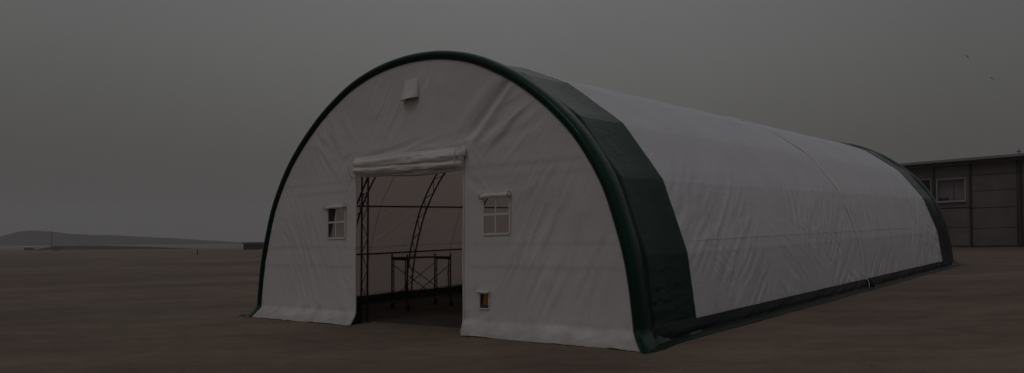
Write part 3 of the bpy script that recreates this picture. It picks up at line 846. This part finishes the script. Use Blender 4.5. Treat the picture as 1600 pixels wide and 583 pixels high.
rg = np.random.RandomState(4); mb = MB()
ico = [(0,0,1),(.89,0,.45),(.28,.85,.45),(-.72,.53,.45),(-.72,-.53,.45),(.28,-.85,.45),(.72,.53,-.45),(-.28,.85,-.45),(-.89,0,-.45),(-.28,-.85,-.45),(.72,-.53,-.45),(0,0,-1)]
icf = [(0,1,2),(0,2,3),(0,3,4),(0,4,5),(0,5,1),(1,6,2),(2,7,3),(3,8,4),(4,9,5),(5,10,1),(6,7,2),(7,8,3),(8,9,4),(9,10,5),(10,6,1),(11,7,6),(11,8,7),(11,9,8),(11,10,9),(11,6,10)]
cnt = 0
while cnt < 3200:
    d = 6+44*rg.rand()**1.6; a = rg.uniform(-.95, .95); x, y = d*math.sin(a), d*math.cos(a)
    lx = (x-OX)*AX[0]+(y-OY)*AX[1]; ly = (x-OX)*AY[0]+(y-OY)*AY[1]
    if -.7 < lx < W+.7 and -.8 < ly < L+.7: continue
    if vn(np.array(x*.5), np.array(y*.5), 400) < .42: continue
    r_ = .006+.016*rg.rand()**3; sx_, sy_, sz_ = r_*rg.uniform(.8, 1.5), r_*rg.uniform(.7, 1.1), r_*rg.uniform(.4, .7)
    z = float(ground(x, y)); an = rg.rand()*6.3; c_, s_ = math.cos(an), math.sin(an)
    dz = float(.05*fbm(np.array(x*.35), np.array(y*.35), 3))*math.exp(-(d/60)**2)
    mb.add([(x+(p[0]*sx_)*c_-(p[1]*sy_)*s_, y+(p[0]*sx_)*s_+(p[1]*sy_)*c_, z+dz+p[2]*sz_) for p in ico], icf); cnt += 1
mb.build('gravel', simple('grey_brown_stones', (.17, .14, .12), rough=.9, var=.5, scale=2), None, kind='stuff')
# ------------------------------------------------------------------ two birds
def bird(px, py, d, size, bank, head, label):
    # photo direction -> a point in the air
    dx = (px-800)/1182.5; dz = -(py-325.18)/1182.5; cp, sp = math.cos(.0327), math.sin(.0327)
    v = Vector((dx, cp-dz*sp, sp+dz*cp))*d
    mb = MB()
    P = [(-.5, 0, 0), (-.36, 0, .0), (-.15, 0, 0), (.1, 0, .0), (.28, 0, .02), (.38, 0, .05), (.46, 0, .05), (.54, 0, .03)]
    mb.tube(P, [.03, .05, .08, .09, .07, .06, .055, .005], 10)
    for s in (-1, 1):
        sec = [(0, .14, 0), (.35, .13, .10), (.7, .09, .10), (1.0, .01, .02)]
        V = []
        for y_, c_, z_ in sec:
            V += [(.12+c_-.1*y_, s*y_, z_+.05), (.02-.15*y_, s*y_, z_+.065), (-c_-.16*y_, s*y_, z_+.05), (.02-.15*y_, s*y_, z_+.04)]
        F = [(i*4+k, i*4+(k+1) % 4, (i+1)*4+(k+1) % 4, (i+1)*4+k) for i in range(3) for k in range(4)]+[(0, 1, 2, 3), (12, 13, 14, 15)]
        mb.add(V, F)
    mb.add([(-.4, .03, .0), (-.4, -.03, .0), (-.78, -.12, 0), (-.78, .12, 0), (-.4, 0, .02)], [(0, 1, 2, 3), (0, 3, 4), (1, 4, 2), (2, 4, 3)])
    o = mb.build('bird', M['fardark'], None, label=label, cat='bird', group='birds in the grey sky')
    o.location = v+Vector((0, 0, 1.563)); o.scale = (size,)*3; o.rotation_euler = (bank, .2, head)
bird(1511, 88.5, 60, .24, 1.0, 1.2, 'larger banking bird high in the sky above the far end of the tent')
bird(1550, 123, 75, .22, .4, 1.5, 'smaller bird lower and further right in the grey sky')

# ------------------------------------------------------------------ air
hb = MB(); hb.box((-1400, -60, -60), (1400, 1400, 45))
m, nt, b = newmat('haze_air'); nt.nodes.remove(b)
pv = node(nt, 'ShaderNodeVolumePrincipled'); pv.inputs['Density'].default_value = .0006; pv.inputs['Color'].default_value = (.93, .93, .95, 1); pv.inputs['Anisotropy'].default_value = 0
nt.links.new(pv.outputs[0], nt.nodes['Material Output'].inputs['Volume'])
hb.build('haze', m, None, smooth=False, kind='stuff')

# ------------------------------------------------------------------ light, sky
SUN_EL, SUN_AZ = math.radians(55), math.radians(214)   # azimuth clockwise from +Y (ahead): behind the camera, to the left
w = bpy.data.worlds.new('World'); scn.world = w; w.use_nodes = True; nt = w.node_tree
bg = nt.nodes['Background']; bg.inputs['Strength'].default_value = .05
sky = node(nt, 'ShaderNodeTexSky', sky_type='NISHITA'); sky.sun_disc = False; sky.sun_elevation = SUN_EL; sky.sun_rotation = SUN_AZ
sky.air_density = 1; sky.dust_density = 5; sky.ozone_density = 1
hs = node(nt, 'ShaderNodeHueSaturation'); hs.inputs['Saturation'].default_value = .06
nt.links.new(sky.outputs[0], hs.inputs['Color'])
tc = node(nt, 'ShaderNodeTexCoord'); sx = node(nt, 'ShaderNodeSeparateXYZ'); nt.links.new(tc.outputs['Generated'], sx.inputs[0])
gr = node(nt, 'ShaderNodeValToRGB'); e = gr.color_ramp.elements   # cloud deck brightness with height
e[0].position = 0; e[0].color = (7.0, 6.7, 6.45, 1); e[1].position = 1; e[1].color = (25, 25.1, 25.9, 1)
for p_, c in ((.10, (8.8, 8.6, 8.35)), (.22, (12.3, 12.2, 12.05)), (.45, (18, 18, 18.3))):
    q = e.new(p_); q.color = c+(1,)
nt.links.new(sx.outputs['Z'], gr.inputs['Fac'])
mp = node(nt, 'ShaderNodeMapping'); mp.inputs['Scale'].default_value = (1.2, 1.2, 3.2); nt.links.new(tc.outputs['Generated'], mp.inputs['Vector'])
cn_ = node(nt, 'ShaderNodeTexNoise'); cn_.inputs['Scale'].default_value = 1.5; cn_.inputs['Detail'].default_value = 4; nt.links.new(mp.outputs['Vector'], cn_.inputs['Vector'])
cr = node(nt, 'ShaderNodeValToRGB'); cr.color_ramp.elements[0].position = .3; cr.color_ramp.elements[1].position = .7
cr.color_ramp.elements[0].color = (.97, .97, .975, 1); cr.color_ramp.elements[1].color = (1.04, 1.035, 1.03, 1); nt.links.new(cn_.outputs['Fac'], cr.inputs['Fac'])
ml = node(nt, 'ShaderNodeMix', data_type='RGBA', blend_type='MULTIPLY'); ml.inputs[0].default_value = 1
nt.links.new(gr.outputs['Color'], ml.inputs[6]); nt.links.new(cr.outputs['Color'], ml.inputs[7])
# darker towards the left (west) horizon
mr = node(nt, 'ShaderNodeMapRange'); mr.inputs[1].default_value = -1; mr.inputs[2].default_value = 1
nt.links.new(sx.outputs['X'], mr.inputs[0])
ar = node(nt, 'ShaderNodeValToRGB'); e = ar.color_ramp.elements; e[0].position = 0; e[0].color = (.92,)*3+(1,); e[1].position = 1; e[1].color = (.80,)*3+(1,)
for p_, c in ((.25, .99), (.5, 1.12), (.62, 1.08), (.75, .88)):
    q = e.new(p_); q.color = (c, c, c, 1)
nt.links.new(mr.outputs[0], ar.inputs['Fac'])
m2 = node(nt, 'ShaderNodeMix', data_type='RGBA', blend_type='MULTIPLY'); m2.inputs[0].default_value = 1
nt.links.new(ml.outputs[2], m2.inputs[6]); nt.links.new(ar.outputs[0], m2.inputs[7])
mx = node(nt, 'ShaderNodeMix', data_type='RGBA'); mx.inputs[0].default_value = .9
nt.links.new(hs.outputs[0], mx.inputs[6]); nt.links.new(m2.outputs[2], mx.inputs[7]); nt.links.new(mx.outputs[2], bg.inputs['Color'])

sl = bpy.data.lights.new('sun', 'SUN'); sl.energy = .75; sl.angle = math.radians(14); sl.color = (1, .975, .96)
so = bpy.data.objects.new('sun', sl); COL.objects.link(so)
dirv = Vector((math.sin(SUN_AZ)*math.cos(SUN_EL), math.cos(SUN_AZ)*math.cos(SUN_EL), math.sin(SUN_EL)))
so.rotation_euler = dirv.to_track_quat('Z', 'Y').to_euler()

# ------------------------------------------------------------------ camera
cd = bpy.data.cameras.new('camera'); cam = bpy.data.objects.new('camera', cd); COL.objects.link(cam); scn.camera = cam
cam.location = (0, 0, 1.563); cam.rotation_euler = (math.pi/2+.0327, 0, 0)
cd.sensor_width = 36; cd.lens = 36*1182.5/1600; cd.shift_y = (325.18-291.5)/1600; cd.clip_end = 9000; cd.clip_start = .05
scn.render.engine = 'CYCLES'
vs = scn.view_settings; vs.view_transform = 'Standard'; vs.look = 'None'; vs.gamma = 1; vs.use_curve_mapping = False; vs.exposure = -2.4
scn.cycles.volume_bounces = 1; scn.cycles.max_bounces = 10; scn.cycles.transparent_max_bounces = 12
